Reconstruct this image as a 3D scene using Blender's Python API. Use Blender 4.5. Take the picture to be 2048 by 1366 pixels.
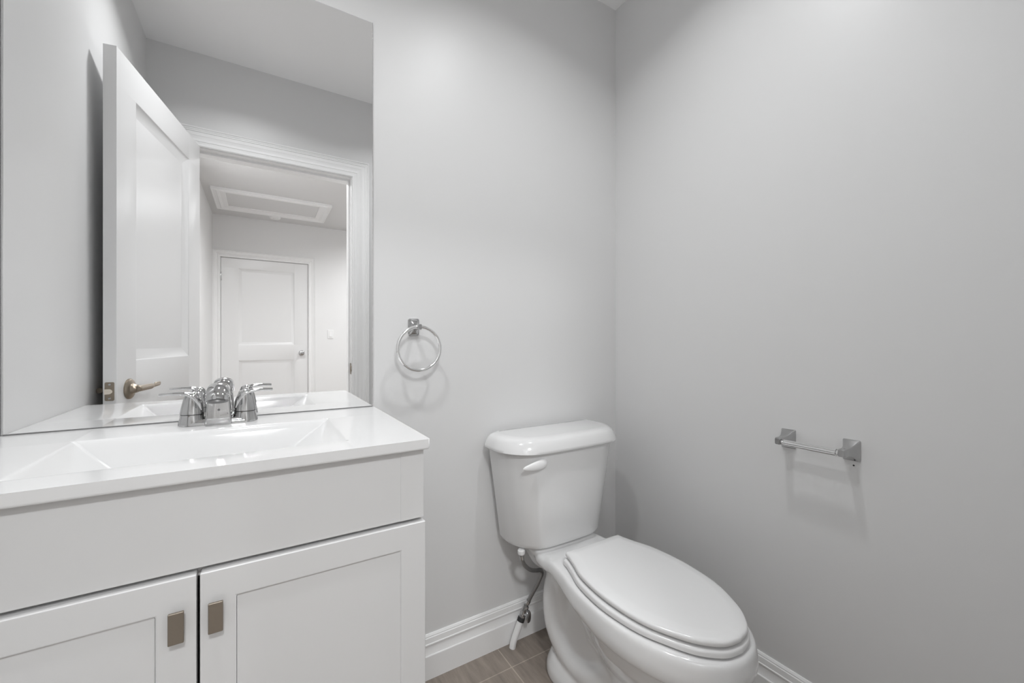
import bpy, bmesh, math
from mathutils import Vector, Matrix

# ------------------------------------------------------------------ camera, light, exposure
scene = bpy.context.scene
col = scene.collection
for o in list(bpy.data.objects):
    bpy.data.objects.remove(o)

CAM_H = 1.054
cam_d = bpy.data.cameras.new('camera')
cam_d.sensor_width = 36.0
cam_d.sensor_fit = 'HORIZONTAL'
cam_d.lens = 822.0 / 2048.0 * 36.0
cam_d.clip_start = 0.01
cam = bpy.data.objects.new('camera', cam_d)
cam.location = (0, 0, CAM_H)
cam.rotation_euler = (math.radians(90), 0, math.radians(-31.44))
col.objects.link(cam)
scene.camera = cam

scene.view_settings.view_transform = 'Standard'
scene.view_settings.look = 'None'
scene.view_settings.gamma = 1.0
scene.view_settings.use_curve_mapping = False
scene.view_settings.exposure = 0.08
cy = scene.cycles
cy.use_denoising = True
cy.max_bounces = 16
cy.diffuse_bounces = 10
cy.glossy_bounces = 10
cy.transmission_bounces = 6
cy.caustics_reflective = True
cy.sample_clamp_indirect = 0
cy.blur_glossy = 0.3

world = bpy.data.worlds.new('world')
world.use_nodes = True
world.node_tree.nodes['Background'].inputs[0].default_value = (0.8, 0.8, 0.8, 1)
world.node_tree.nodes['Background'].inputs[1].default_value = 0.2
scene.world = world

# room: back wall y=YB, right wall x=XR, left wall x=XL, front wall y=YF, ceiling z=ZC
YB, XR, XL, YF, ZC = 1.2423, 1.2675, -0.446, 0.002, 2.44
YF2 = YF - 0.115
YH, XH = -3.007, 2.6
POTS = [(-0.06, 0.60), (0.71, 0.62)]
FILL_POTS = [(1.55, -1.15), (1.55, -2.3)]  # added downlights to light the hall, out of view
FILL_FLUSH = (-0.06, -0.98)  # added lamp for fill through the doorway, hidden by the door header
POT_W, FILL_POT_W, FILL_FLUSH_W = (4.5, 4.2), 15.0, 27.0


def disk_light(name, x, y, power, r=0.047, spread=139, drop=0.014):
    d = bpy.data.lights.new(name, 'AREA')
    d.shape = 'DISK'
    d.size = r * 2
    d.energy = power
    d.color = (0.978, 0.990, 1.0)
    d.spread = math.radians(spread)
    o = bpy.data.objects.new(name, d)
    o.location = (x, y, ZC - drop)
    col.objects.link(o)
    return o


for (x, y), w in zip(POTS, POT_W):
    disk_light('downlight_lamp', x, y, w)
disk_light('hall_fill_lamp', *FILL_FLUSH, FILL_FLUSH_W, 0.15, 165, 0.060)  # added fill lamp, unseen even in the mirror
for x, y in FILL_POTS:
    disk_light('hall_fill_downlight', x, y, FILL_POT_W, 0.06, 160)  # added lamps that brighten the hall


# ------------------------------------------------------------------ materials
def mat(name, colr, rough=0.5, metal=0.0, coat=0.0, spec=0.5, bump=None, emit=None):
    m = bpy.data.materials.new(name)
    m.use_nodes = True
    nt = m.node_tree
    b = nt.nodes['Principled BSDF']
    c = (colr,) * 3 if not isinstance(colr, tuple) else colr
    b.inputs['Base Color'].default_value = (*c, 1)
    b.inputs['Roughness'].default_value = rough
    b.inputs['Metallic'].default_value = metal
    b.inputs['Coat Weight'].default_value = coat
    b.inputs['Coat Roughness'].default_value = 0.03
    b.inputs['Specular IOR Level'].default_value = spec
    if emit:
        b.inputs['Emission Color'].default_value = (1, 1, 1, 1)
        b.inputs['Emission Strength'].default_value = emit
    if bump:
        sc, st, dist = bump
        g = nt.nodes.new('ShaderNodeNewGeometry')
        n = nt.nodes.new('ShaderNodeTexNoise')
        n.inputs['Scale'].default_value = sc
        n.inputs['Detail'].default_value = 4
        bp = nt.nodes.new('ShaderNodeBump')
        bp.inputs['Strength'].default_value = st
        bp.inputs['Distance'].default_value = dist
        nt.links.new(g.outputs['Position'], n.inputs['Vector'])
        nt.links.new(n.outputs['Fac'], bp.inputs['Height'])
        nt.links.new(bp.outputs['Normal'], b.inputs['Normal'])
    return m


M = {}
M['wall'] = mat('grey wall paint', 0.69, 0.42, bump=(350, 0.08, 0.0006))
M['hallwall'] = mat('pale hall paint', 0.76, 0.5, bump=(350, 0.05, 0.0005))
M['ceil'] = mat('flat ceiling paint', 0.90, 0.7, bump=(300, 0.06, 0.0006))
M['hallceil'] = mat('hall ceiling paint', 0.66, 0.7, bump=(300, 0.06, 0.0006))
M['chrome_bright'] = mat('bright polished metal', 0.86, 0.10, 1.0)
M['trim'] = mat('white semi gloss trim', 0.82, 0.28)
M['door'] = mat('white door paint', 0.74, 0.3)
M['cab'] = mat('white cabinet lacquer', 0.66, 0.3)
M['cabdark'] = mat('dark grey board', 0.25, 0.6)
M['counter'] = mat('white cultured marble', 0.70, 0.11, coat=0.0, spec=0.32)
M['porc'] = mat('white vitreous china', 0.70, 0.12, coat=0.6)
M['seatp'] = mat('white toilet seat plastic', 0.71, 0.16, coat=0.2)
M['plastic'] = mat('white plastic', 0.80, 0.35)
M['chrome'] = mat('polished chrome', 0.56, 0.04, 1.0)
M['chrome_soft'] = mat('satin chrome plate', 0.50, 0.16, 1.0)
M['dark'] = mat('dark rubber', 0.03, 0.5)
M['hosem'] = mat('braided steel hose', 0.36, 0.28, 1.0, bump=(1400, 0.5, 0.001))
M['nickel'] = mat('antique nickel', (0.34, 0.292, 0.235), 0.33, 1.0)
M['pull'] = mat('bronze grey pull', (0.27, 0.235, 0.195), 0.42, 0.75)
M['mirror'] = mat('mirror silvering', 0.95, 0.0, 1.0)
M['edge'] = mat('ground glass edge', 0.55, 0.12, 0.6)
M['channel'] = mat('grey mirror channel', 0.22, 0.4, 0.5)
M['lens'] = mat('downlight lens', 0.9, 0.4, emit=6.0)

# floor: square stone-look tiles
m = bpy.data.materials.new('brown grey floor tile')
m.use_nodes = True
nt = m.node_tree
b = nt.nodes['Principled BSDF']
g = nt.nodes.new('ShaderNodeNewGeometry')
mp = nt.nodes.new('ShaderNodeMapping')
mp.inputs['Location'].default_value = (-0.693 + 0.305 * 10, -1.135 + 0.305 * 20, 0)
nt.links.new(g.outputs['Position'], mp.inputs['Vector'])
br = nt.nodes.new('ShaderNodeTexBrick')
br.offset = 0.0
br.squash = 1.0
for k, v in (('Scale', 1.0), ('Brick Width', 0.305), ('Row Height', 0.305), ('Mortar Size', 0.0016), ('Mortar Smooth', 0.1), ('Bias', 0.0)):
    br.inputs[k].default_value = v
br.inputs['Color1'].default_value = (0.27, 0.232, 0.20, 1)
br.inputs['Color2'].default_value = (0.24, 0.207, 0.182, 1)
br.inputs['Mortar'].default_value = (0.42, 0.36, 0.31, 1)
nt.links.new(mp.outputs['Vector'], br.inputs['Vector'])
mp2 = nt.nodes.new('ShaderNodeMapping')
mp2.inputs['Scale'].default_value = (40, 6, 1)
mp2.inputs['Rotation'].default_value = (0, 0, math.radians(35))
nt.links.new(g.outputs['Position'], mp2.inputs['Vector'])
nz = nt.nodes.new('ShaderNodeTexNoise')
nz.inputs['Scale'].default_value = 1.2
nz.inputs['Detail'].default_value = 8
nz.inputs['Roughness'].default_value = 0.65
nt.links.new(mp2.outputs['Vector'], nz.inputs['Vector'])
rp = nt.nodes.new('ShaderNodeValToRGB')
rp.color_ramp.elements[0].position = 0.3
rp.color_ramp.elements[0].color = (0.72, 0.72, 0.72, 1)
rp.color_ramp.elements[1].position = 0.72
rp.color_ramp.elements[1].color = (1.22, 1.2, 1.17, 1)
nt.links.new(nz.outputs['Fac'], rp.inputs['Fac'])
mx = nt.nodes.new('ShaderNodeMix')
mx.data_type = 'RGBA'
mx.blend_type = 'MULTIPLY'
mx.inputs['Factor'].default_value = 1.0
nt.links.new(br.outputs['Color'], mx.inputs['A'])
nt.links.new(rp.outputs['Color'], mx.inputs['B'])
nt.links.new(mx.outputs['Result'], b.inputs['Base Color'])
bp = nt.nodes.new('ShaderNodeBump')
bp.inputs['Strength'].default_value = 0.4
bp.inputs['Distance'].default_value = 0.002
bp.invert = True
nt.links.new(br.outputs['Fac'], bp.inputs['Height'])
nt.links.new(bp.outputs['Normal'], b.inputs['Normal'])
b.inputs['Roughness'].default_value = 0.45
M['tile'] = m


# ------------------------------------------------------------------ helpers
def obj(name, bm, m, parent=None, bevel=None, seg=2, angle=35, sub=0, merge=True, flat=False):
    if merge:
        bmesh.ops.remove_doubles(bm, verts=bm.verts, dist=1e-6)
    bmesh.ops.recalc_face_normals(bm, faces=bm.faces)
    me = bpy.data.meshes.new(name)
    bm.to_mesh(me)
    bm.free()
    for mm in (m if isinstance(m, list) else [m]):
        me.materials.append(mm)
    if not flat:
        me.polygons.foreach_set('use_smooth', [True] * len(me.polygons))
        if not bevel:
            me.set_sharp_from_angle(angle=math.radians(angle))
    o = bpy.data.objects.new(name, me)
    col.objects.link(o)
    if parent is not None:
        o.parent = parent
        if parent.type == 'EMPTY':
            o.matrix_parent_inverse = Matrix.Translation(-Vector(parent.location))
    if bevel:
        bv = o.modifiers.new('bevel', 'BEVEL')
        bv.width = bevel
        bv.segments = seg
        bv.limit_method = 'ANGLE'
        bv.angle_limit = math.radians(angle)
        bv.harden_normals = True
    if sub:
        s = o.modifiers.new('sub', 'SUBSURF')
        s.levels = s.render_levels = sub
    return o


def thing(name, label, cat, loc, group=None):
    o = bpy.data.objects.new(name, None)
    o.empty_display_size = 0.05
    o.location = loc
    col.objects.link(o)
    return tag(o, label, cat, group)


def tag(o, label, cat, group=None, kind=None):
    o['label'] = label
    o['category'] = cat
    if group:
        o['group'] = group
    if kind:
        o['kind'] = kind
    return o


def struct(o, label, cat):
    return tag(o, label, cat, kind='structure')


def box(bm, x0, x1, y0, y1, z0, z1, T=None):
    vs = []
    for x in (x0, x1):
        for y in (y0, y1):
            for z in (z0, z1):
                p = Vector((x, y, z))
                vs.append(bm.verts.new(T @ p if T else p))
    for f in ((0, 1, 3, 2), (4, 6, 7, 5), (0, 4, 5, 1), (2, 3, 7, 6), (0, 2, 6, 4), (1, 5, 7, 3)):
        bm.faces.new([vs[i] for i in f])


def loft(bm, rings, cap0=True, cap1=True, closed=True):
    vr = [[bm.verts.new(p) for p in r] for r in rings]
    n = len(vr[0])
    for a, b_ in zip(vr, vr[1:]):
        for i in range(n if closed else n - 1):
            j = (i + 1) % n
            bm.faces.new((a[i], a[j], b_[j], b_[i]))
    if cap0:
        bm.faces.new(vr[0][::-1])
    if cap1:
        bm.faces.new(vr[-1])
    return vr


def smooth_path(pts, n=8):
    P = [Vector(p) for p in pts]
    P = [P[0] * 2 - P[1]] + P + [P[-1] * 2 - P[-2]]
    out = []
    for i in range(1, len(P) - 2):
        for k in range(n):
            t = k / n
            a, b_, c, d = P[i - 1], P[i], P[i + 1], P[i + 2]
            out.append(0.5 * ((2 * b_) + (c - a) * t + (2 * a - 5 * b_ + 4 * c - d) * t * t + (3 * b_ - a - 3 * c + d) * t ** 3))
    out.append(P[-2])
    return out


def tube(bm, pts, rad, seg=16, smooth=8, up=Vector((0, 1, 0)), cap=True):
    """rad: number, or list per point of r or (r_side, r_up) where side = tangent x up."""
    if isinstance(rad, (int, float)):
        rad = [rad] * len(pts)
    R = [Vector((r, r, 0)) if isinstance(r, (int, float)) else Vector((r[0], r[1], 0)) for r in rad]
    if smooth:
        P = smooth_path(pts, smooth)
        R = smooth_path(R, smooth)
    else:
        P = [Vector(p) for p in pts]
    rings = []
    for i, p in enumerate(P):
        t = (P[min(i + 1, len(P) - 1)] - P[max(i - 1, 0)]).normalized()
        s = t.cross(up)
        if s.length < 1e-4:
            s = t.cross(Vector((1, 0, 0)))
        s.normalize()
        u = s.cross(t).normalized()
        rings.append([p + s * (R[i].x * math.cos(a)) + u * (R[i].y * math.sin(a)) for a in (2 * math.pi * k / seg for k in range(seg))])
    loft(bm, rings, cap, cap)


def lathe(bm, prof, seg=32, T=Matrix()):
    """prof: (r, h) along local z"""
    rings = [[T @ Vector((max(r, 1e-5) * math.cos(2 * math.pi * k / seg), max(r, 1e-5) * math.sin(2 * math.pi * k / seg), h)) for k in range(seg)] for r, h in prof]
    loft(bm, rings)


def axis(loc, d):
    """matrix whose z axis points along d, at loc"""
    q = Vector((0, 0, 1)).rotation_difference(Vector(d).normalized())
    return Matrix.Translation(Vector(loc)) @ q.to_matrix().to_4x4()


def rrect(w, h, r, n=6):
    """rounded rectangle outline (half sizes w,h) in 2D"""
    r = min(r, w * 0.999, h * 0.999)
    out = []
    for cx, cz, a0 in ((w - r, h - r, 0), (-w + r, h - r, 90), (-w + r, -h + r, 180), (w - r, -h + r, 270)):
        for k in range(n + 1):
            a = math.radians(a0 + 90 * k / n)
            out.append((cx + r * math.cos(a), cz + r * math.sin(a)))
    return out


def panel_face(bm, T, W0, W1, H0, H1, panels, prof, cap_d=None):
    """flat face u in W0..W1, v in H0..H1 with recessed panels (u0,u1,v0,v1); prof = [(inset, depth)]"""
    us = sorted({W0, W1, *[p[0] for p in panels], *[p[1] for p in panels]})
    vs = sorted({H0, H1, *[p[2] for p in panels], *[p[3] for p in panels]})
    def q(pts):
        bm.faces.new([bm.verts.new(T(*p)) for p in pts])
    for a, b_ in zip(us, us[1:]):
        for c, d in zip(vs, vs[1:]):
            mu, mv = (a + b_) / 2, (c + d) / 2
            if any(p[0] < mu < p[1] and p[2] < mv < p[3] for p in panels):
                continue
            q([(a, c, 0), (b_, c, 0), (b_, d, 0), (a, d, 0)])
    for u0, u1, v0, v1 in panels:
        rr = []
        for ins, dep in [(0, 0)] + prof:
            i = ins if isinstance(ins, tuple) else (ins,) * 4
            rr.append([(u0 + i[0], v0 + i[2], dep), (u1 - i[1], v0 + i[2], dep), (u1 - i[1], v1 - i[3], dep), (u0 + i[0], v1 - i[3], dep)])
        for r0, r1 in zip(rr, rr[1:]):
            for k in range(4):
                j = (k + 1) % 4
                q([r0[k], r0[j], r1[j], r1[k]])
        q(rr[-1])


def panel_slab(bm, T, W0, W1, H0, H1, thick, panels, prof, both=False):
    panel_face(bm, T, W0, W1, H0, H1, panels, prof)
    Tb = lambda u, v, d: T(u, v, -thick - d)
    panel_face(bm, Tb, W0, W1, H0, H1, panels if both else [], prof)
    us = sorted({W0, W1, *[p[0] for p in panels], *[p[1] for p in panels]})
    vs = sorted({H0, H1, *[p[2] for p in panels], *[p[3] for p in panels]})
    for a, b_ in zip(us, us[1:]):
        for v in (H0, H1):
            bm.faces.new([bm.verts.new(T(*p)) for p in ((a, v, 0), (b_, v, 0), (b_, v, -thick), (a, v, -thick))])
    for c, d in zip(vs, vs[1:]):
        for u in (W0, W1):
            bm.faces.new([bm.verts.new(T(*p)) for p in ((u, c, 0), (u, d, 0), (u, d, -thick), (u, c, -thick))])


def casing(bm, x0, x1, ztop, yp, ny, prof):
    """door casing around opening x0..x1, 0..ztop on plane y=yp, outward ny; prof=(offset, proud)"""
    loops = []
    for off, t in prof:
        y = yp + ny * t
        loops.append([Vector((x0 - off, y, 0)), Vector((x0 - off, y, ztop + off)), Vector((x1 + off, y, ztop + off)), Vector((x1 + off, y, 0))])
    vr = [[bm.verts.new(p) for p in l] for l in loops]
    n = len(vr)
    for i in range(n):
        a, b_ = vr[i], vr[(i + 1) % n]
        for k in range(3):
            bm.faces.new((a[k], a[k + 1], b_[k + 1], b_[k]))
    bm.faces.new([v[0] for v in vr])
    bm.faces.new([v[3] for v in vr][::-1])


CAS = [(0, -0.0005), (0, 0.008), (0.004, 0.011), (0.008, 0.011), (0.010, 0.009), (0.022, 0.0105), (0.024, 0.0125), (0.036, 0.0085), (0.046, 0.0105),
       (0.052, 0.0135), (0.054, 0.0125), (0.066, 0.0135), (0.068, 0.0165), (0.071, 0.0165), (0.073, 0.015), (0.076, 0.018), (0.079, 0.018), (0.080, 0.0155), (0.083, 0.0195), (0.087, 0.0205), (0.090, 0.018), (0.090, -0.0005)]
BASE = [(0.0, 0.0), (0.0, 0.0155), (0.0715, 0.0155), (0.0735, 0.0145), (0.0745, 0.0125), (0.084, 0.0095), (0.098, 0.0085), (0.1035, 0.0115), (0.1065, 0.0115), (0.108, 0.0095), (0.1235, 0.0085), (0.1255, 0.0065), (0.1285, 0.0065), (0.134, 0.003), (0.134, 0.0)]


def baseboard(name, a, b_, n, label, m0=0.0, m1=0.0):
    """a->b along the wall foot (2D), n = inward normal, m0/m1: +1 for an inside mitre at the ends"""
    bm = bmesh.new()
    a, b_, n = Vector((*a, 0)), Vector((*b_, 0)), Vector((*n, 0))
    d = (b_ - a).normalized()
    rings = []
    for p, mm in ((a, m0), (b_, -m1)):
        rings.append([p + n * t + d * (t * mm) + Vector((0, 0, z)) for z, t in BASE])
    loft(bm, rings)
    return struct(obj(name, bm, M['trim'], angle=20), label, 'baseboard')


# ------------------------------------------------------------------ room shell
def shell(name, boxes, m, label, cat):
    bm = bmesh.new()
    for b_ in boxes:
        box(bm, *b_)
    return struct(obj(name, bm, m, flat=True, merge=False), label, cat)


W = 0.1
shell('floor', [(XL - W, XH + W, YH - 0.2, YB + W, -0.05, 0.0)], M['tile'], 'brown grey square floor tiles with pale grout', 'floor')
shell('ceiling', [(XL - W, XR + W, YF2 + 0.05, YB + W, ZC, ZC + 0.06)], M['ceil'], 'plain pale ceiling over the bathroom', 'ceiling')
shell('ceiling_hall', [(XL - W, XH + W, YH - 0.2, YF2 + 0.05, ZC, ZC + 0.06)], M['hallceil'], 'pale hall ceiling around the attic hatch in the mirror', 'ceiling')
shell('wall_back', [(XL - W, XR + W, YB, YB + W, 0, ZC)], M['wall'], 'grey painted wall behind mirror, vanity and toilet', 'wall')
shell('wall_right', [(XR, XR + W, YF, YB, 0, ZC)], M['wall'], 'grey painted wall holding the toilet paper holder', 'wall')
shell('wall_left', [(XL - W, XL, YF, YB, 0, ZC)], M['wall'], 'grey painted wall at the left end of the vanity', 'wall')
DX0, DX1, DZ = -0.272, 0.440, 1.985
J = 0.018
shell('wall_front', [(XL - W, DX0 - J, YF2, YF, 0, ZC), (DX1 + J, XH + W, YF2, YF, 0, ZC), (DX0 - J, DX1 + J, YF2, YF, DZ + J, ZC)],
      M['wall'], 'grey wall around the doorway, seen in the mirror', 'wall')
HX0, HX1, HZ = -0.373, 0.486, 1.979
shell('wall_hall_end', [(XL - W, HX0, YH - 0.1, YH, 0, ZC), (HX1, XH + W, YH - 0.1, YH, 0, ZC), (HX0, HX1, YH - 0.1, YH, HZ, ZC)],
      M['hallwall'], 'pale hall wall with the closed door, seen in the mirror', 'wall')
shell('wall_hall_left', [(XL - W, XL, YH, YF2, 0, ZC)], M['hallwall'], 'pale hall side wall left of the closed door in the mirror', 'wall')
shell('wall_hall_right', [(XH, XH + W, YH, YF2, 0, ZC)], M['hallwall'], 'pale wall at the far side of the hall', 'wall')

baseboard('baseboard_back', (0.2735, YB), (XR, YB), (0, -1), 'white moulded baseboard on the wall behind the toilet', 0, 1)
baseboard('baseboard_right', (XR, YB), (XR, YF), (-1, 0), 'white moulded baseboard on the wall under the paper holder', 1, 1)
baseboard('baseboard_front', (XR, YF), (DX1 + 0.0955, YF), (0, 1), 'white baseboard on the doorway wall', 1, 0)
baseboard('baseboard_left', (XL, YF), (XL, 0.80), (1, 0), 'white baseboard on the wall behind the open door', 0, 0)
baseboard('baseboard_hall', (HX1 + 0.0955, YH), (XH, YH), (0, 1), 'white baseboard on the far hall wall', 0, 0)

# bathroom doorway: jamb lining, stop and casing
bm = bmesh.new()
box(bm, DX0 - J, DX0, YF2, YF, 0, DZ + J)
box(bm, DX1, DX1 + J, YF2, YF, 0, DZ + J)
box(bm, DX0, DX1, YF2, YF, DZ, DZ + J)
box(bm, DX0, DX0 + 0.010, YF2 + 0.02, YF - 0.040, 0, DZ)
box(bm, DX1 - 0.010, DX1, YF2 + 0.02, YF - 0.040, 0, DZ)
box(bm, DX0 + 0.010, DX1 - 0.010, YF2 + 0.02, YF - 0.040, DZ - 0.010, DZ)
casing(bm, DX0 - 0.004, DX1 + 0.004, DZ + 0.004, YF, 1, CAS)
trim1 = struct(obj('trim_1', bm, M['trim'], angle=18, merge=False), 'white stepped casing of the bathroom doorway in the mirror', 'trim')
bm = bmesh.new()
box(bm, DX1 - 0.0015, DX1, YF - 0.034, YF - 0.004, 0.868, 0.930)
tube(bm, [(DX1 - 0.001, YF - 0.002, 0.885), (DX1 - 0.004, YF + 0.003, 0.90), (DX1 - 0.001, YF - 0.002, 0.915)], 0.003, 8)
obj('strike_plate', bm, M['nickel'], trim1, merge=False)['label'] = 'antique nickel strike plate'

# hall door casing
bm = bmesh.new()
casing(bm, HX0 - 0.001, HX1 + 0.001, HZ + 0.001, YH, 1, [(o * 0.82, t) for o, t in CAS])
struct(obj('trim_2', bm, M['trim'], angle=18), 'white casing of the closed hall door in the mirror', 'trim')

# ------------------------------------------------------------------ bathroom door leaf (open, seen in the mirror)
A = Vector((-0.247, 0.034, 0))
U = Vector((-0.1944, 0.981, 0)).normalized()
N = Vector((U.y, -U.x, 0))
Z = Vector((0, 0, 1))
LW, LT = 0.710, 0.034


def L(u, v, d):
    return A + U * u + N * d + Z * v


PROF = [(0.003, -0.0025), (0.036, -0.0150), (0.040, -0.0150)]
bm = bmesh.new()
panel_slab(bm, L, 0.0, LW, 0.010, 1.980, LT, [(0.131, 0.591, 0.990, 1.867), (0.131, 0.591, 0.23, 0.815)], PROF, both=True)
door1 = struct(obj('door_1', bm, M['door'], bevel=0.0012, seg=2, angle=50), 'white two-panel bathroom door standing open, seen in the mirror', 'door')


def lever(side):
    """side +1: room face, -1: wall face"""
    base = 0.0 if side > 0 else -LT
    k = side
    bm = bmesh.new()
    c = L(0.637, 0.898, base)
    lathe(bm, [(0.0, 0), (0.0335, 0.0), (0.0335, 0.004), (0.031, 0.0065), (0.027, 0.0080), (0.0190, 0.0105), (0.0145, 0.0155), (0.0125, 0.024), (0.0, 0.024)], 40, axis(c, N * k))
    rose = obj('door_rose', bm, M['nickel'], door1, angle=30)
    bm = bmesh.new()
    h = 0.0275
    P = lambda u, z, d: L(u, 0.898 + z, base + k * d)
    tube(bm, [P(0.646 + (0.022 if side < 0 else 0), 0, h), P(0.640, 0, h), P(0.605, 0, h), P(0.575, 0, h), P(0.558, 0, h), P(0.552, 0.0002, h), P(0.540, 0.0005, h), P(0.522, 0.001, h + 0.001), P(0.504, 0.0015, h + 0.001), P(0.490, 0.002, h)],
         [(0.0085, 0.0085), (0.0100, 0.0100), (0.0100, 0.0100), (0.0098, 0.0098), (0.0096, 0.0096), (0.0065, 0.0085), (0.0045, 0.0070), (0.0038, 0.0060), (0.0036, 0.0056), (0.0034, 0.0050)], 20, 6, up=Z)
    tube(bm, [P(0.524, 0.003, h), P(0.522, 0.0050, h), P(0.506, 0.0055, h), P(0.489, 0.0055, h)], [(0.0026, 0.0040), (0.0036, 0.0056), (0.0036, 0.0058), (0.0034, 0.0056)], 14, 3, up=Z)
    obj('door_lever', bm, M['nickel'], door1, angle=40, merge=False)
    bm = bmesh.new()
    box(bm, -0.002, 0.002, -0.0007, 0.0007, 0.0, 0.0008, axis(L(0.637, 0.898 + 0.0225, base + k * 0.0078), N * k))
    obj('screw', bm, M['dark'], rose, flat=True)


lever(1)
lever(-1)
bm = bmesh.new()
pl = [L(LW, 0.898, -LT / 2) + N * x + Z * z for x, z in rrect(0.0118, 0.029, 0.004)]
loft(bm, [pl, [p + U * 0.0012 for p in pl]])
plate = obj('latch_plate', bm, M['nickel'], door1, angle=30)
bm = bmesh.new()
pts = [(-0.0085, -0.008), (0.002, -0.008), (0.0065, -0.005), (0.008, 0), (0.0065, 0.005), (0.002, 0.008), (-0.0085, 0.008)]
q0 = [L(LW, 0.898, -LT / 2) + N * x + Z * z + U * 0.0010 for x, z in pts]
q1 = [p + U * (0.009 * (0.0095 - x) / 0.018 + 0.001) for p, (x, z) in zip(q0, pts)]
loft(bm, [q0, q1])
obj('latch_bolt', bm, mat('worn nickel bolt', (0.62, 0.57, 0.50), 0.3, 1.0), plate, angle=30)
for s in (-1, 1):
    bm = bmesh.new()
    lathe(bm, [(0, 0), (0.0035, 0), (0.003, 0.0006), (0.001, 0.0002), (0, 0.0002)], 14, axis(L(LW + 0.0012, 0.898 + s * 0.0215, -LT / 2), U))
    obj('plate_screw', bm, M['chrome_soft'], plate)
for zz in (0.22, 1.0, 1.78):
    bm = bmesh.new()
    lathe(bm, [(0, -0.044), (0.0055, -0.044), (0.0055, 0.044), (0, 0.044)], 12, axis(L(-0.006, zz, -LT - 0.002), Z))
    obj('door_hinge', bm, M['nickel'], door1)

# ------------------------------------------------------------------ closed hall door
bm = bmesh.new()
HY = YH - 0.002
panel_slab(bm, lambda u, v, d: Vector((u, HY + d, v)), HX0 + 0.003, HX1 - 0.0035, 0.010, HZ - 0.0045, 0.035,
           [(-0.213, 0.340, 1.015, 1.868), (-0.213, 0.340, 0.23, 0.842)], [(0.004, -0.004), (0.032, -0.0155), (0.036, -0.0155)])
door2 = struct(obj('door_2', bm, M['door'], bevel=0.001, angle=50), 'closed white two-panel hall door reflected in the mirror', 'door')
bm = bmesh.new()
lathe(bm, [(0, 0), (0.033, 0), (0.031, 0.006), (0.014, 0.010), (0.0115, 0.030), (0.018, 0.036), (0.0265, 0.044), (0.028, 0.052), (0.025, 0.060), (0.014, 0.065), (0, 0.066)], 36, axis((0.414, HY, 0.917), (0, 1, 0)))
obj('door_knob', bm, M['chrome_soft'], door2, angle=30)['label'] = 'round chrome knob'
for zz in (0.2, 1.768):
    bm = bmesh.new()
    lathe(bm, [(0, -0.046), (0.0045, -0.046), (0.0065, -0.042), (0.0065, 0.042), (0.0045, 0.046), (0, 0.046)], 12, axis((HX0 + 0.001, YH + 0.004, zz), Z))
    obj('door_hinge', bm, M['chrome_soft'], door2)
bm = bmesh.new()
box(bm, HX1 - 0.003, HX1 + 0.001, YH - 0.012, YH + 0.0015, 0.890, 0.944)
obj('strike_plate', bm, M['chrome_soft'], door2, flat=True)

# ------------------------------------------------------------------ vanity cabinet
CX0, CX1, CZ = -0.440, 0.2735, 0.844
YD, YS = 0.778, 0.7835          # door face, drawer-front face
SEAM = -0.0808
van = thing('vanity_cabinet', 'white two-door vanity cabinet under the sink top', 'cabinet', ((CX0 + CX1) / 2, 1.0, 0))
bm = bmesh.new()
t = 0.016
box(bm, CX0, CX0 + t, 0.800, 1.236, 0.0, CZ)
box(bm, CX1 - t, CX1, 0.800, 1.236, 0.0, CZ)
box(bm, CX0 + t, CX1 - t, 0.815, 1.236, 0.10, 0.116)
box(bm, CX0 + t, CX1 - t, 1.224, 1.236, 0.116, CZ)
box(bm, CX0 + t, CX1 - t, 0.800, 0.815, 0.690, 0.714)
box(bm, CX0 + t, CX1 - t, 0.850, 0.862, 0.0, 0.10)
obj('carcass', bm, M['cab'], van, flat=True, merge=False)


def front(name, x0, x1, z0, z1, yf, panels, th=0.018):
    bm = bmesh.new()
    panel_slab(bm, lambda u, v, d: Vector((u, yf - d, v)), x0, x1, z0, z1, th, panels, [(0.0022, -0.0026)])
    return obj(name, bm, M['cab'], van, bevel=0.0022, seg=3, angle=40)


bm = bmesh.new()
box(bm, CX0, 0.2745, YS + 0.0010, YS + 0.0155, 0.7085, 0.8425)
box(bm, 0.2288, 0.2745, YS, YS + 0.0012, 0.7085, 0.8425)
box(bm, CX0, CX0 + 0.046, YS, YS + 0.0012, 0.7085, 0.8425)
obj('drawer_front', bm, M['cab'], van, bevel=0.0006, seg=2, angle=40, merge=False)
dl = front('door', CX0, SEAM - 0.0020, 0.105, 0.7015, YD, [(CX0 + 0.047, SEAM - 0.049, 0.152, 0.6545)])
dr = front('door', SEAM + 0.0020, 0.2765, 0.105, 0.7015, YD, [(SEAM + 0.0475, 0.2290, 0.152, 0.6555)])
for d, x0 in ((dl, -0.1145), (dr, -0.0675)):
    bm = bmesh.new()
    box(bm, x0, x0 + 0.0187, 0.7615, 0.7665, 0.6145, 0.6600)
    p = obj('door_pull', bm, M['pull'], d, bevel=0.0011, seg=2)
    p['label'] = 'flat bronze grey tab pull'
    bm = bmesh.new()
    lathe(bm, [(0, 0), (0.005, 0), (0.005, 0.0125), (0, 0.0125)], 14, axis((x0 + 0.0093, 0.7660, 0.637), (0, 1, 0)))
    obj('pull_post', bm, M['pull'], p)

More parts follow.
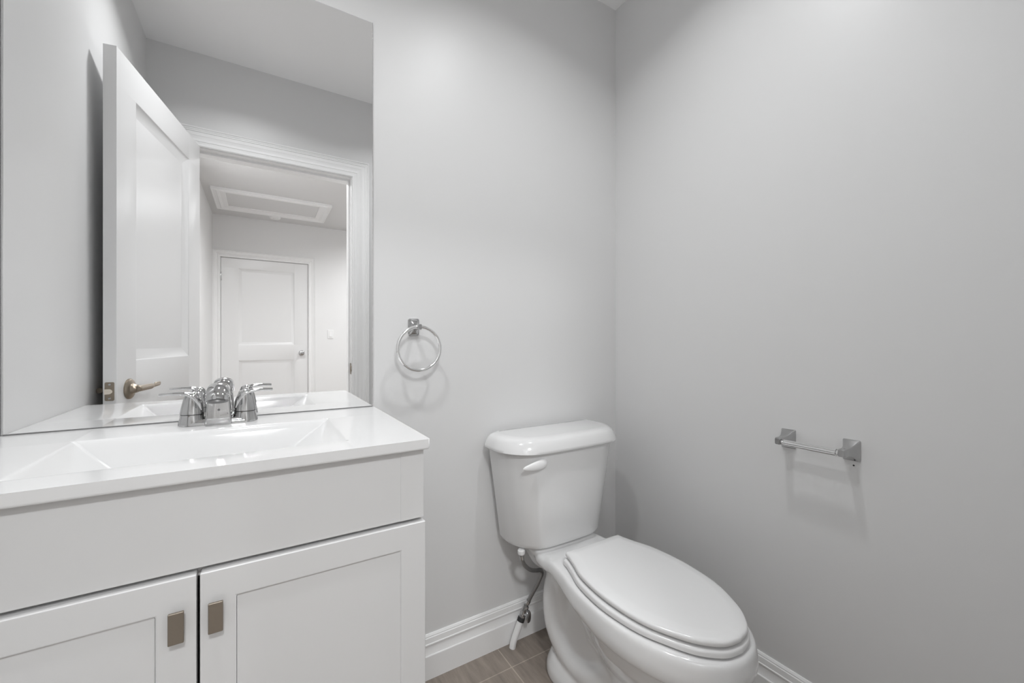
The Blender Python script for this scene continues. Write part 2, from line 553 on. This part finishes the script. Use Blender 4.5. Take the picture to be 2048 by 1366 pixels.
# ------------------------------------------------------------------ vanity top with moulded basin
top = thing('vanity_sink', 'glossy white sink top with wide rectangular basin', 'sink', (-0.0815, 1.0, 0.844))
TX0, TX1, TY0, TY1, TZ = XL + 0.0008, 0.2825, 0.7685, YB - 0.0005, 0.864
bm = bmesh.new()
T = lambda u, v, d: Vector((u, v, TZ + d))
prof = [((0.003, 0.003, 0.0025, 0.0025), -0.0012), ((0.0085, 0.0085, 0.006, 0.006), -0.0060), ((0.016, 0.020, 0.009, 0.010), -0.0145),
        ((0.090, 0.125, 0.030, 0.028), -0.092), ((0.102, 0.140, 0.040, 0.040), -0.101), ((0.125, 0.160, 0.065, 0.066), -0.104)]
panel_face(bm, T, TX0, TX1, TY0, TY1, [(-0.3065, 0.1430, 0.838, 1.102)], prof)
zb = CZ + 0.0002
ring = [(TX0, TY0), (TX1, TY0), (TX1, TY1), (TX0, TY1)]
inn = [(-0.3265, 0.818), (0.163, 0.818), (0.163, 1.122), (-0.3265, 1.122)]
for k in range(4):
    j = (k + 1) % 4
    (xa, ya), (xb, yb) = ring[k], ring[j]
    bm.faces.new([bm.verts.new(p) for p in ((xa, ya, TZ), (xb, yb, TZ), (xb, yb, zb), (xa, ya, zb))])
    bm.faces.new([bm.verts.new(p) for p in ((xa, ya, zb), (xb, yb, zb), (*inn[j], zb), (*inn[k], zb))])
# split the rim so the side faces share the grid's vertices
bmesh.ops.remove_doubles(bm, verts=bm.verts, dist=1e-6)
obj('basin_slab', bm, M['counter'], top, bevel=0.0042, seg=4, angle=30)
bm = bmesh.new()
lathe(bm, [(0, 0), (0.022, 0), (0.021, 0.0025), (0.016, 0.003), (0.0155, 0.0015), (0, 0.004)], 32, axis((-0.083, 1.0, TZ - 0.1042), Z))
obj('drain', bm, M['chrome'], top)

# ------------------------------------------------------------------ faucet
fau = thing('faucet', 'chrome centreset faucet with two curved lever handles', 'faucet', (-0.083, 1.178, TZ))
FX, FY = -0.0825, 1.178
bm = bmesh.new()
def capsule(w, h, z, n=14):
    return [Vector((FX + x, FY + y, z)) for x, y in rrect(w, h, h * 0.98, n)]
loft(bm, [capsule(0.0760, 0.0265, TZ + 0.0002), capsule(0.0760, 0.0265, TZ + 0.004), capsule(0.0735, 0.0250, TZ + 0.0075), capsule(0.0700, 0.0225, TZ + 0.0105), capsule(0.0660, 0.0195, TZ + 0.013)])
for s in (-1, 1):       # bosses under the two handles
    lathe(bm, [(0, 0), (0.0262, 0), (0.0245, 0.009), (0.0226, 0.0165), (0.0222, 0.0225), (0, 0.0225)], 36, axis((FX + s * 0.0505, FY, TZ + 0.002), Z))
base = obj('base', bm, M['chrome'], fau, angle=28, merge=False)

bm = bmesh.new()
def fr(w0, y0, y1, z, r=0.004):
    return [Vector((FX + x, (y0 + y1) / 2 + y, z)) for x, y in rrect(w0, (y1 - y0) / 2, r, 4)]
loft(bm, [fr(0.0262, 1.1490, 1.2000, TZ + 0.0003), fr(0.0258, 1.1490, 1.2000, TZ + 0.004), fr(0.0215, 1.1515, 1.1990, TZ + 0.054), fr(0.0205, 1.1530, 1.1985, TZ + 0.062), fr(0.0150, 1.158, 1.194, TZ + 0.066)])
# arching spout growing out of the column
tube(bm, [(FX, 1.187, TZ + 0.030), (FX, 1.187, TZ + 0.055), (FX, 1.182, TZ + 0.074), (FX, 1.166, TZ + 0.083), (FX, 1.145, TZ + 0.080), (FX, 1.126, TZ + 0.070), (FX, 1.1175, TZ + 0.0575)],
     [(0.0195, 0.0115), (0.0200, 0.012), (0.0205, 0.0125), (0.0210, 0.0125), (0.0215, 0.0125), (0.0218, 0.0125), (0.0215, 0.0120)], 32, 8, up=Vector((1, 0, 0)).cross(Vector((0, 0, 1))) * -1)
spout = obj('spout', bm, M['chrome'], fau, angle=40, merge=False)
bm = bmesh.new()
lathe(bm, [(0, 0), (0.0105, 0), (0.0105, 0.004), (0, 0.004)], 24, axis((FX, 1.1190, TZ + 0.0585), (0, -0.40, -1)) @ Matrix.Diagonal((1.45, 0.85, 1, 1)))
obj('aerator', bm, M['channel'], spout)
bm = bmesh.new()
lathe(bm, [(0, 0), (0.0026, 0), (0.0026, 0.001), (0, 0.0016)], 16, axis((FX + 0.001, 1.1505, TZ + 0.034), (0, -1, 0.05)))
obj('indicator_dot', bm, M['channel'], spout)
bm = bmesh.new()
lathe(bm, [(0, 0), (0.0022, 0), (0.0022, 0.055), (0.0045, 0.058), (0.0048, 0.064), (0.003, 0.068), (0, 0.069)], 16, axis((FX, 1.2085, TZ + 0.004), Z))
obj('lift_rod', bm, M['chrome'], fau)
for s in (-1, 1):
    hx = FX + s * 0.0505
    bm = bmesh.new()
    # flared bell body
    lathe(bm, [(0, 0), (0.0228, 0), (0.0225, 0.003), (0.0205, 0.014), (0.0180, 0.026), (0.0152, 0.037), (0.0118, 0.045), (0.0060, 0.0485), (0, 0.049)], 36, axis((hx, FY, TZ + 0.0262), Z))
    # lever blade sweeping out from the inner side of the bell
    zz = TZ
    pts = [(hx - s * 0.0175, FY - 0.006, zz + 0.034), (hx - s * 0.0120, FY - 0.006, zz + 0.052), (hx - s * 0.0020, FY - 0.005, zz + 0.065), (hx + s * 0.0120, FY - 0.004, zz + 0.0715), (hx + s * 0.030, FY - 0.004, zz + 0.0735), (hx + s * 0.0480, FY - 0.004, zz + 0.0730), (hx + s * 0.0570, FY - 0.004, zz + 0.0725)]
    rr = [(0.004, 0.007), (0.0075, 0.0110), (0.0068, 0.0120), (0.0050, 0.0110), (0.0040, 0.0100), (0.0036, 0.0095), (0.0034, 0.0080)]
    tube(bm, pts, rr, 20, 8, up=Vector((0, 1, 0)))
    h = obj('lever_handle', bm, M['chrome'], fau, angle=45, merge=False)
    bm = bmesh.new()
    lathe(bm, [(0, 0), (0.0215, 0), (0.0215, 0.0016), (0, 0.0016)], 32, axis((hx, FY, TZ + 0.0246), Z))
    obj('gap_ring', bm, M['dark'], h)  # dark disc standing in for the shaded gap under the handle

# ------------------------------------------------------------------ mirror
bm = bmesh.new()
MX0, MX1, MZ0, MZ1 = -0.4415, 0.2782, 0.8665, 1.9845
box(bm, MX0, MX1, 1.2368, YB - 0.0003, MZ0, MZ1)
for f in bm.faces:
    f.material_index = 0 if f.normal.y < -0.5 or abs(f.calc_center_median().y - 1.2368) < 1e-5 else 1
mir = obj('mirror', bm, [M['mirror'], M['edge']], flat=True)
tag(mir, 'large frameless rectangular mirror standing above the vanity top', 'mirror')
bm = bmesh.new()
box(bm, MX0, MX1, 1.2362, YB - 0.0003, TZ + 0.0002, MZ0 + 0.0004)
obj('bottom_channel', bm, M['channel'], mir, flat=True)
for xa, xb in ((MX1, MX1 + 0.0012), (MX0 - 0.0022, MX0)):
    bm = bmesh.new()
    box(bm, xa, xb, 1.2358, YB - 0.0003, MZ0, MZ1)
    obj('side_edge', bm, M['edge'], mir, flat=True)

# ------------------------------------------------------------------ towel ring
tr = thing('towel_ring', 'round chrome towel ring on the wall right of the mirror', 'towel ring', (0.402, YB, 1.098))
def pagoda(bm, c, d, sx, secs, r=0.004, up=Z):
    """loft of rounded rectangles marching from c along d; secs=(dist, half_w, half_h)"""
    d = Vector(d).normalized()
    s = d.cross(up).normalized()
    loft(bm, [[Vector(c) + d * k + s * x + up * z for x, z in rrect(w, h, min(r, w * 0.6), 5)] for k, w, h in secs])
bm = bmesh.new()
pagoda(bm, (0.402, YB, 1.098), (0, -1, 0), 1, [(0.0002, 0.0172, 0.0268), (0.0045, 0.0172, 0.0268), (0.006, 0.0160, 0.0255), (0.0062, 0.0140, 0.0235), (0.010, 0.0125, 0.0205), (0.014, 0.0090, 0.0150), (0.018, 0.0065, 0.0105)], 0.006)
obj('wall_plate', bm, M['chrome_soft'], tr, angle=30)
bm = bmesh.new()
pagoda(bm, (0.4035, YB, 1.0975), (0, -1, 0), 1, [(0.016, 0.0060, 0.0090), (0.040, 0.0058, 0.0082), (0.058, 0.0060, 0.0085), (0.061, 0.0048, 0.0070)], 0.003)
obj('arm', bm, M['chrome_soft'], tr, angle=30)
bm = bmesh.new()
R0, r0 = 0.0650, 0.0050
ang = [2 * math.pi * k / 72 for k in range(72)]
rings = []
for a in ang:
    cdir = Vector((math.cos(a), 0, math.sin(a)))
    cc = Vector((0.4045, 1.1920, 1.0330)) + cdir * R0
    rings.append([cc + cdir * (r0 * math.cos(b_)) + Vector((0, 1, 0)) * (r0 * math.sin(b_)) for b_ in (2 * math.pi * j / 14 for j in range(14))])
loft(bm, rings + [rings[0]], False, False)
obj('ring', bm, M['chrome_bright'], tr)

# ------------------------------------------------------------------ toilet paper holder
tp = thing('toilet_paper_holder', 'chrome toilet paper holder with empty bar on the wall beyond the toilet', 'toilet paper holder', (XR, 0.507, 0.78))
for yc in (0.580, 0.4355):
    bm = bmesh.new()
    pagoda(bm, (XR, yc, 0.7815), (-1, 0, 0), 1, [(0.0002, 0.0180, 0.0262), (0.0035, 0.0180, 0.0262), (0.005, 0.0172, 0.0250), (0.012, 0.0145, 0.0200), (0.022, 0.0112, 0.0145), (0.034, 0.0086, 0.0108), (0.046, 0.0078, 0.0095), (0.060, 0.0078, 0.0094), (0.0635, 0.0062, 0.0078)], 0.003)
    obj('post', bm, M['chrome_soft'], tp, angle=30)
bm = bmesh.new()
lathe(bm, [(0, 0), (0.0062, 0.0), (0.0062, 0.004), (0.0090, 0.005), (0.0090, 0.0665), (0.0084, 0.0668), (0.0084, 0.1235), (0.0056, 0.1240), (0.0056, 0.1290), (0, 0.129)], 28, axis((XR - 0.0545, 0.4433, 0.7795), (0, 1, 0)))
obj('roller_bar', bm, M['chrome_bright'], tp, angle=30)
bm = bmesh.new()
lathe(bm, [(0, 0), (0.0022, 0), (0.0018, 0.0006), (0, 0.0006)], 12, axis((XR, 0.432, 0.7435), (-1, 0, 0)))
tag(obj('wall_plug', bm, M['dark']), 'tiny dark plugged hole in wall under the paper holder', 'wall plug')

# ------------------------------------------------------------------ toilet
TCX, TKX = 0.879, 0.8765
toi = thing('toilet', 'white two-piece toilet with closed elongated seat lid', 'toilet', (TCX, 0.85, 0))


def tank_outline(w, yf, yb, z, rf, rb=0.022, bow=0.010, n=10):
    """plan outline, front bowed, big front corners"""
    pts = []
    for k in range(n + 1):      # back right -> ... counterclockwise seen from above
        a = math.radians(0 + 90 * k / n)
        pts.append((w - rb + rb * math.cos(a), yb - rb + rb * math.sin(a)))
    for k in range(n + 1):
        a = math.radians(90 + 90 * k / n)
        pts.append((-w + rb + rb * math.cos(a), yb - rb + rb * math.sin(a)))
    for k in range(n + 1):
        a = math.radians(180 + 90 * k / n)
        pts.append((-w + rf + rf * math.cos(a), yf + rf + rf * math.sin(a)))
    m_ = 7
    for k in range(1, m_):
        x = (-w + rf) + (2 * (w - rf)) * k / m_
        pts.append((x, yf))
    for k in range(n + 1):
        a = math.radians(270 + 90 * k / n)
        pts.append((w - rf + rf * math.cos(a), yf + rf + rf * math.sin(a)))
    out = []
    for x, y in pts:
        f = max(0.0, (yb - y) / (yb - yf))
        out.append(Vector((TKX + x, y - bow * f * (1 - (x / w) ** 2), z)))
    return out


bm = bmesh.new()
YT = 1.222
secs = [(0.3870, 0.166, 1.086, 0.085), (0.3890, 0.177, 1.076, 0.095), (0.3945, 0.184, 1.069, 0.100), (0.406, 0.1885, 1.065, 0.102), (0.56, 0.2095, 1.056, 0.105), (0.706, 0.2310, 1.047, 0.108)]
loft(bm, [tank_outline(w, yf, YT, z, rf) for z, w, yf, rf in secs])
tank = obj('tank', bm, M['porc'], toi, angle=50)
bm = bmesh.new()
secs = [(0.7055, 0.232, 1.048, 0.108), (0.7055, 0.2450, 1.035, 0.114), (0.708, 0.2470, 1.0325, 0.115), (0.716, 0.2450, 1.034, 0.115), (0.730, 0.2395, 1.040, 0.113), (0.740, 0.2345, 1.045, 0.112), (0.7470, 0.227, 1.0525, 0.108), (0.7505, 0.216, 1.064, 0.098), (0.7518, 0.200, 1.079, 0.086)]
loft(bm, [tank_outline(w, yf, YT + 0.004 if k < 5 else YT + 0.004 - (z - 0.73) * 0.5, z, rf, 0.026) for k, (z, w, yf, rf) in enumerate(secs)])
obj('tank_lid', bm, M['porc'], toi, angle=60)
# flush lever on the front left of the tank
bm = bmesh.new()
lathe(bm, [(0, 0), (0.0130, 0), (0.0125, 0.004), (0.0105, 0.007), (0.0, 0.0085)], 28, axis((0.752, 1.0515, 0.671), (-0.12, -1, 0)))
fl = [(0.765, 1.044, 0.6735), (0.757, 1.040, 0.676), (0.743, 1.036, 0.6755), (0.722, 1.035, 0.6730), (0.700, 1.037, 0.6705), (0.683, 1.040, 0.6690), (0.676, 1.041, 0.6685)]
tube(bm, fl, [(0.0045, 0.003), (0.0125, 0.0065), (0.0150, 0.0075), (0.0140, 0.0065), (0.0105, 0.0050), (0.0060, 0.0035), (0.0015, 0.001)], 22, 8, up=Vector((0, 1, 0)))
obj('flush_lever', bm, M['plastic'], tank, angle=50, merge=False)


def outline(half, z, xs=1.0, n=10, dx=0.0):
    """half: list of (half_width, y) from back to tip; mirrored into a closed loop"""
    P = smooth_path([(h, y, 0) for h, y in half], n)
    cx = lambda y: TCX + (y - 0.74) * 0.030      # the bowl stands turned a degree or two
    right = [Vector((cx(p.y) + p.x * xs, p.y, z)) for p in P]
    left = [Vector((cx(p.y) - p.x * xs, p.y, z)) for p in reversed(P[1:-1])]
    if P[0].x < 1e-3:
        right[0].x = cx(P[0].y)
    return right + left


def inset(loop, d, z=None):
    """move a closed loop inward by d"""
    c = loop
    n = len(c)
    out = []
    area = sum(c[i].x * c[(i + 1) % n].y - c[(i + 1) % n].x * c[i].y for i in range(n))
    sg = 1 if area > 0 else -1
    for i in range(n):
        a, b_ = c[i - 1], c[(i + 1) % n]
        t = (b_ - a)
        t.z = 0
        if t.length < 1e-9:
            t = Vector((1, 0, 0))
        t.normalize()
        nrm = Vector((-t.y, t.x, 0)) * sg
        p = c[i] + nrm * d
        out.append(Vector((p.x, p.y, c[i].z if z is None else z)))
    return out


LID = [(0.0005, 0.967), (0.060, 0.967), (0.098, 0.967), (0.1075, 0.965), (0.1110, 0.958), (0.1145, 0.940), (0.1260, 0.905), (0.1415, 0.863), (0.1490, 0.824), (0.1535, 0.780), (0.1540, 0.735), (0.1490, 0.680), (0.1400, 0.638), (0.1260, 0.602), (0.0960, 0.549), (0.0660, 0.517), (0.0360, 0.4985), (0.0005, 0.492)]
def shrink(d, z, half=None):
    half = half or LID
    return outline([(h * (1 - d / 0.154), 0.73 + (y - 0.73) * (1 - d / 0.238)) for h, y in half], z)
bm = bmesh.new()
rings = [shrink(d, z) for d, z in ((0.10, 0.4140), (0.0025, 0.4132), (0.0006, 0.4138), (0, 0.4148), (0, 0.4205), (0.0012, 0.4232), (0.004, 0.4250), (0.012, 0.4268), (0.026, 0.4290), (0.030, 0.4294), (0.036, 0.4295), (0.100, 0.4300))]
loft(bm, rings)
obj('seat_lid', bm, M['seatp'], toi, angle=50)
SEAT = [(h + 0.0085 * min(1, h / 0.08) * min(1, max(0.25, (y - 0.50) / 0.25)), y - (0.004 if y < 0.56 else 0)) for h, y in LID]
bm = bmesh.new()
rings = [shrink(d, z, SEAT) for d, z in ((0.060, 0.3935), (0.003, 0.3920), (0.0, 0.3935), (0.0, 0.4015), (0.0018, 0.4055), (0.006, 0.4072), (0.060, 0.4076))]
loft(bm, rings + [rings[0]], False, False)
seat = obj('seat', bm, M['seatp'], toi, angle=50)
for s in (-1, 1):
    bm = bmesh.new()
    pagoda(bm, (TCX + 0.007 + s * 0.075, 0.974, 0.386), (0, 0, 1), 1, [(0, 0.016, 0.011), (0.014, 0.015, 0.010), (0.022, 0.013, 0.008), (0.025, 0.010, 0.006)], 0.006, up=Vector((0, 1, 0)))
    obj('hinge_cap', bm, M['seatp'], seat, angle=40)

# bowl: rim and deck, bowl body, pedestal, trapway, blended into one china surface
RIM = [(0.0005, 1.105), (0.060, 1.105), (0.115, 1.102), (0.1300, 1.092), (0.1345, 1.068), (0.1365, 1.030), (0.1410, 0.985), (0.1490, 0.935), (0.1600, 0.885), (0.1670, 0.840), (0.1710, 0.790), (0.1710, 0.740), (0.1670, 0.690), (0.1570, 0.640), (0.1400, 0.590), (0.1130, 0.540), (0.0840, 0.508), (0.0560, 0.490), (0.0280, 0.481), (0.0005, 0.478)]


def scaled(half, z, kx, yc, ky_f, ky_b, n=6):
    out = []
    for h, y in half:
        y2 = yc + (y - yc) * (ky_f if y < yc else ky_b)
        out.append((h * kx, y2))
    return outline(out, z, n=n)


bm = bmesh.new()
rim0 = outline(RIM, 0.388, n=6)
def rimring(d, z):
    out = []
    for p in inset(rim0, d, z):
        k = min(1.0, max(0.0, (1.06 - p.y) / 0.30))      # the rim is shallower under the tank deck
        b_ = min(1.0, max(0.0, (p.y - 0.985) / 0.07))
        p.z = 0.388 - (0.388 - z) * (0.45 + 0.55 * k) - 0.015 * b_ * b_ * (3 - 2 * b_)
        out.append(p)
    return out
loft(bm, [rimring(d, z) for d, z in ((0.012, 0.3885), (0.005, 0.3872), (0.0015, 0.3840), (-0.001, 0.376), (-0.0035, 0.360), (-0.005, 0.345), (-0.003, 0.330), (0.002, 0.318), (0.020, 0.310))])
# bowl body under the rim, narrowing towards the foot
loft(bm, [scaled(RIM, 0.330, 0.90, 0.74, 0.965, 0.55), scaled(RIM, 0.300, 0.88, 0.74, 0.955, 0.50), scaled(RIM, 0.265, 0.82, 0.74, 0.915, 0.46), scaled(RIM, 0.225, 0.70, 0.75, 0.82, 0.42), scaled(RIM, 0.185, 0.56, 0.76, 0.66, 0.42), scaled(RIM, 0.140, 0.47, 0.77, 0.52, 0.50), scaled(RIM, 0.05, 0.45, 0.78, 0.48, 0.6)])
# raised pad the tank sits on, web that closes the side recess
loft(bm, [[Vector((TKX + 0.004 + x, 1.138 + y, z)) for x, y in rrect(w, h, 0.05, 8)] for z, w, h in ((0.3885, 0.134, 0.060), (0.385, 0.136, 0.062), (0.375, 0.134, 0.070), (0.34, 0.112, 0.064), (0.30, 0.09, 0.06))])
loft(bm, [[Vector((TCX + x, 0.93 + y, z)) for x, y in rrect(w, h, 0.03, 6)] for z, w, h in ((0.36, 0.090, 0.16), (0.25, 0.074, 0.15), (0.05, 0.074, 0.15))])
# column below the deck
loft(bm, [[Vector((TCX + x, 1.040 + y, z)) for x, y in rrect(w, h, h * 0.8, 8)] for z, w, h in ((0.365, 0.112, 0.078), (0.33, 0.098, 0.074), (0.25, 0.086, 0.071), (0.15, 0.080, 0.070))])
# foot
def foot(w, y0, y1, z, r):
    return [Vector((TCX + x, (y0 + y1) / 2 + y, z)) for x, y in rrect(w, (y1 - y0) / 2, r, 10)]
loft(bm, [foot(0.112, 0.560, 1.110, 0.0, 0.10), foot(0.114, 0.556, 1.113, 0.010, 0.10), foot(0.112, 0.560, 1.112, 0.030, 0.10), foot(0.100, 0.575, 1.105, 0.055, 0.095), foot(0.085, 0.60, 1.09, 0.075, 0.08), foot(0.07, 0.62, 1.07, 0.10, 0.068)])
for s in (-1, 1):
    tube(bm, [(TCX + s * 0.046, 1.030, 0.340), (TCX + s * 0.047, 1.060, 0.270), (TCX + s * 0.048, 1.068, 0.205), (TCX + s * 0.050, 1.052, 0.140), (TCX + s * 0.052, 1.005, 0.095), (TCX + s * 0.054, 0.945, 0.078), (TCX + s * 0.058, 0.880, 0.095), (TCX + s * 0.050, 0.825, 0.140), (TCX + s * 0.040, 0.800, 0.200)],
         [0.046, 0.050, 0.0515, 0.0505, 0.047, 0.044, 0.042, 0.040, 0.036], 20, 6, up=Vector((1, 0, 0)))
bmesh.ops.recalc_face_normals(bm, faces=bm.faces)
bowl = obj('bowl', bm, M['porc'], toi, merge=False, angle=180)
rm = bowl.modifiers.new('blend', 'REMESH')
rm.mode = 'VOXEL'
rm.voxel_size = 0.0042
rm.use_smooth_shade = True
sm = bowl.modifiers.new('soften', 'SMOOTH')
sm.factor = 0.5
sm.iterations = 14
for s in (-1, 1):
    bm = bmesh.new()
    lathe(bm, [(0, 0), (0.015, 0), (0.0145, 0.008), (0.011, 0.014), (0.005, 0.0165), (0, 0.017)], 24, axis((TCX + s * 0.102, 0.86, 0.030), (s * 0.25, 0, 1)))
    obj('bolt_cap', bm, M['plastic'], bowl)

# ------------------------------------------------------------------ water supply of the toilet
ws = thing('toilet_water_supply', 'grey braided supply hose and shutoff valve beside the toilet', 'water supply', (0.74, 1.206, 0))
bm = bmesh.new()
tube(bm, [(0.7385, 1.206, 0.0), (0.7440, 1.206, 0.022), (0.7620, 1.206, 0.060), (0.7740, 1.206, 0.086)], 0.0112, 20, 6)
obj('riser_pipe', bm, M['plastic'], ws, angle=50)['label'] = 'white plastic riser pipe'
bm = bmesh.new()
tube(bm, [(0.7715, 1.206, 0.080), (0.7770, 1.206, 0.092)], 0.0128, 20, 0)
obj('collar', bm, M['dark'], ws)['label'] = 'black collar'
bm = bmesh.new()
tube(bm, [(0.7755, 1.206, 0.089), (0.7800, 1.2055, 0.099)], 0.0110, 8, 0)
tube(bm, [(0.7795, 1.2055, 0.098), (0.7860, 1.2045, 0.112)], 0.0088, 20, 0)
tube(bm, [(0.7855, 1.2045, 0.111), (0.7935, 1.2020, 0.1285)], 0.0102, 8, 0)
tube(bm, [(0.7830, 1.205, 0.104), (0.7875, 1.188, 0.1035)], 0.0055, 16, 0)
valve = obj('shutoff_valve', bm, M['chrome'], ws, angle=35, merge=False)
bm = bmesh.new()
T = axis((0.7885, 1.184, 0.1032), (0.42, -0.86, 0.25))
lathe(bm, [(0, -0.003), (0.012, -0.003), (0.0165, -0.001), (0.0170, 0.002), (0.0155, 0.0045), (0.006, 0.0055), (0, 0.0055)], 28, T @ Matrix.Diagonal((0.8, 1.15, 1, 1)))
obj('valve_handle', bm, M['chrome_soft'], valve)
bm = bmesh.new()
tube(bm, [(0.7155, 1.112, 0.378), (0.7165, 1.112, 0.366), (0.7190, 1.113, 0.350), (0.7330, 1.118, 0.3255), (0.7620, 1.128, 0.2985), (0.7940, 1.140, 0.2815), (0.8190, 1.151, 0.270), (0.8275, 1.156, 0.254), (0.8225, 1.164, 0.230), (0.8160, 1.172, 0.206), (0.8060, 1.188, 0.1695), (0.7985, 1.198, 0.1425), (0.7925, 1.2020, 0.1275)], 0.0066, 16, 8)
obj('hose', bm, M['hosem'], ws, angle=60)
for pp in ([(0.7165, 1.112, 0.3665), (0.7185, 1.1128, 0.3525)], [(0.7965, 1.1995, 0.137), (0.8000, 1.1960, 0.148)]):
    bm = bmesh.new()
    tube(bm, pp, 0.0078, 16, 0)
    obj('ferrule', bm, M['chrome'], ws)
bm = bmesh.new()
lathe(bm, [(0, 0), (0.0105, 0), (0.0118, 0.003), (0.0118, 0.013), (0.009, 0.015), (0.009, 0.0165), (0, 0.0165)], 12, axis((0.7150, 1.112, 0.3702), Z))
obj('coupling_nut', bm, M['plastic'], ws, angle=30)['label'] = 'white plastic coupling nut'

# ------------------------------------------------------------------ hall fittings seen in the mirror
sw = thing('light_switch', 'white rocker light switch right of the hall door, in the mirror', 'light switch', (0.733, YH, 1.143))
bm = bmesh.new()
pagoda(bm, (0.733, YH, 1.143), (0, 1, 0), 1, [(0.0003, 0.034, 0.053), (0.004, 0.034, 0.053), (0.0062, 0.0315, 0.0505)], 0.004)
obj('wall_plate', bm, M['plastic'], sw, angle=30)
bm = bmesh.new()
loft(bm, [[Vector((0.733 + x, YH + 0.006, 1.143 + z)) for x, z in ((-0.0155, -0.0315), (0.0155, -0.0315), (0.0155, 0.0315), (-0.0155, 0.0315))],
          [Vector((0.733 + x, YH + d, 1.143 + z)) for x, z, d in ((-0.015, -0.031, 0.0125), (0.015, -0.031, 0.0125), (0.015, 0.031, 0.0075), (-0.015, 0.031, 0.0075))]])
obj('rocker', bm, M['plastic'], sw, flat=True)

sd = thing('smoke_detector', 'round white smoke detector on the hall ceiling, in the mirror', 'smoke detector', (0.134, -2.765, ZC))
bm = bmesh.new()
lathe(bm, [(0, 0), (0.052, 0), (0.052, 0.006), (0, 0.006)], 36, axis((0.134, -2.765, ZC - 0.0002), (0, 0, -1)))
obj('mounting_base', bm, M['cabdark'], sd, angle=30)
bm = bmesh.new()
lathe(bm, [(0, 0.006), (0.055, 0.006), (0.056, 0.014), (0.052, 0.026), (0.044, 0.032), (0.018, 0.034), (0.016, 0.037), (0, 0.038)], 36, axis((0.134, -2.765, ZC), (0, 0, -1)))
obj('cover', bm, M['plastic'], sd, angle=30)

ah = thing('attic_hatch', 'white framed attic hatch in the hall ceiling, in the mirror', 'hatch', (0.12, -2.36, ZC))
hx0, hx1, hy0, hy1 = -0.383, 0.618, -2.690, -2.035
HPROF = [(0, 0), (0, 0.020), (0.006, 0.022), (0.010, 0.019), (0.030, 0.0165), (0.036, 0.020), (0.055, 0.013), (0.075, 0.0125), (0.090, 0.0105), (0.090, 0.0)]
bm = bmesh.new()
loops = []
for off, tt in HPROF:
    z = ZC - 0.0003 - tt * 1.25
    o_ = off * 1.15
    loops.append([Vector((hx0 + o_, hy0 + o_, z)), Vector((hx1 - o_, hy0 + o_, z)), Vector((hx1 - o_, hy1 - o_, z)), Vector((hx0 + o_, hy1 - o_, z))])
loft(bm, loops + [loops[0]], False, False)
obj('frame', bm, M['trim'], ah, angle=15)
bm = bmesh.new()
box(bm, hx0 + 0.10, hx1 - 0.10, hy0 + 0.10, hy1 - 0.10, ZC - 0.005, ZC - 0.0005)
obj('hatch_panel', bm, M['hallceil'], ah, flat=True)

# ------------------------------------------------------------------ recessed downlights
def downlight(x, y, label):
    d = thing('downlight', label, 'downlight', (x, y, ZC), 'recessed ceiling downlights')
    bm = bmesh.new()
    lathe(bm, [(0.048, 0.0004), (0.064, 0.0004), (0.064, 0.004), (0.060, 0.007), (0.052, 0.009), (0.048, 0.006), (0.048, 0.0004)], 40, axis((x, y, ZC), (0, 0, -1)))
    obj('trim_ring', bm, M['plastic'], d, angle=40)
    bm = bmesh.new()
    lathe(bm, [(0, 0.0004), (0.0485, 0.0004), (0.0485, 0.004), (0, 0.004)], 40, axis((x, y, ZC), (0, 0, -1)))
    obj('lens', bm, M['lens'], d, angle=40)


for (x, y), lb in zip(POTS, ('round white recessed downlight in the ceiling over the vanity', 'round white recessed downlight in the ceiling over the toilet')):
    downlight(x, y, lb)
for (x, y), lb in zip(FILL_POTS, ('added fill downlight in the hall ceiling nearer the bathroom doorway', 'added fill downlight in the hall ceiling nearer the closed hall door')):
    downlight(x, y, lb)  # fixtures for the added hall lamps, out of view

cl = thing('hall_fill_light', 'added round white flush fill light in the hall just outside the doorway', 'fill light', (*FILL_FLUSH, ZC))  # made-up fixture that carries the added hall fill lamp
bm = bmesh.new()
lathe(bm, [(0, 0.0004), (0.165, 0.0004), (0.165, 0.020), (0.158, 0.024), (0, 0.024)], 48, axis((*FILL_FLUSH, ZC), (0, 0, -1)))
obj('mounting_pan', bm, M['plastic'], cl, angle=40)
bm = bmesh.new()
lathe(bm, [(0, 0.0245), (0.156, 0.0245), (0.154, 0.042), (0.146, 0.053), (0.10, 0.0560), (0, 0.0565)], 48, axis((*FILL_FLUSH, ZC), (0, 0, -1)))
obj('diffuser', bm, M['lens'], cl, angle=40)
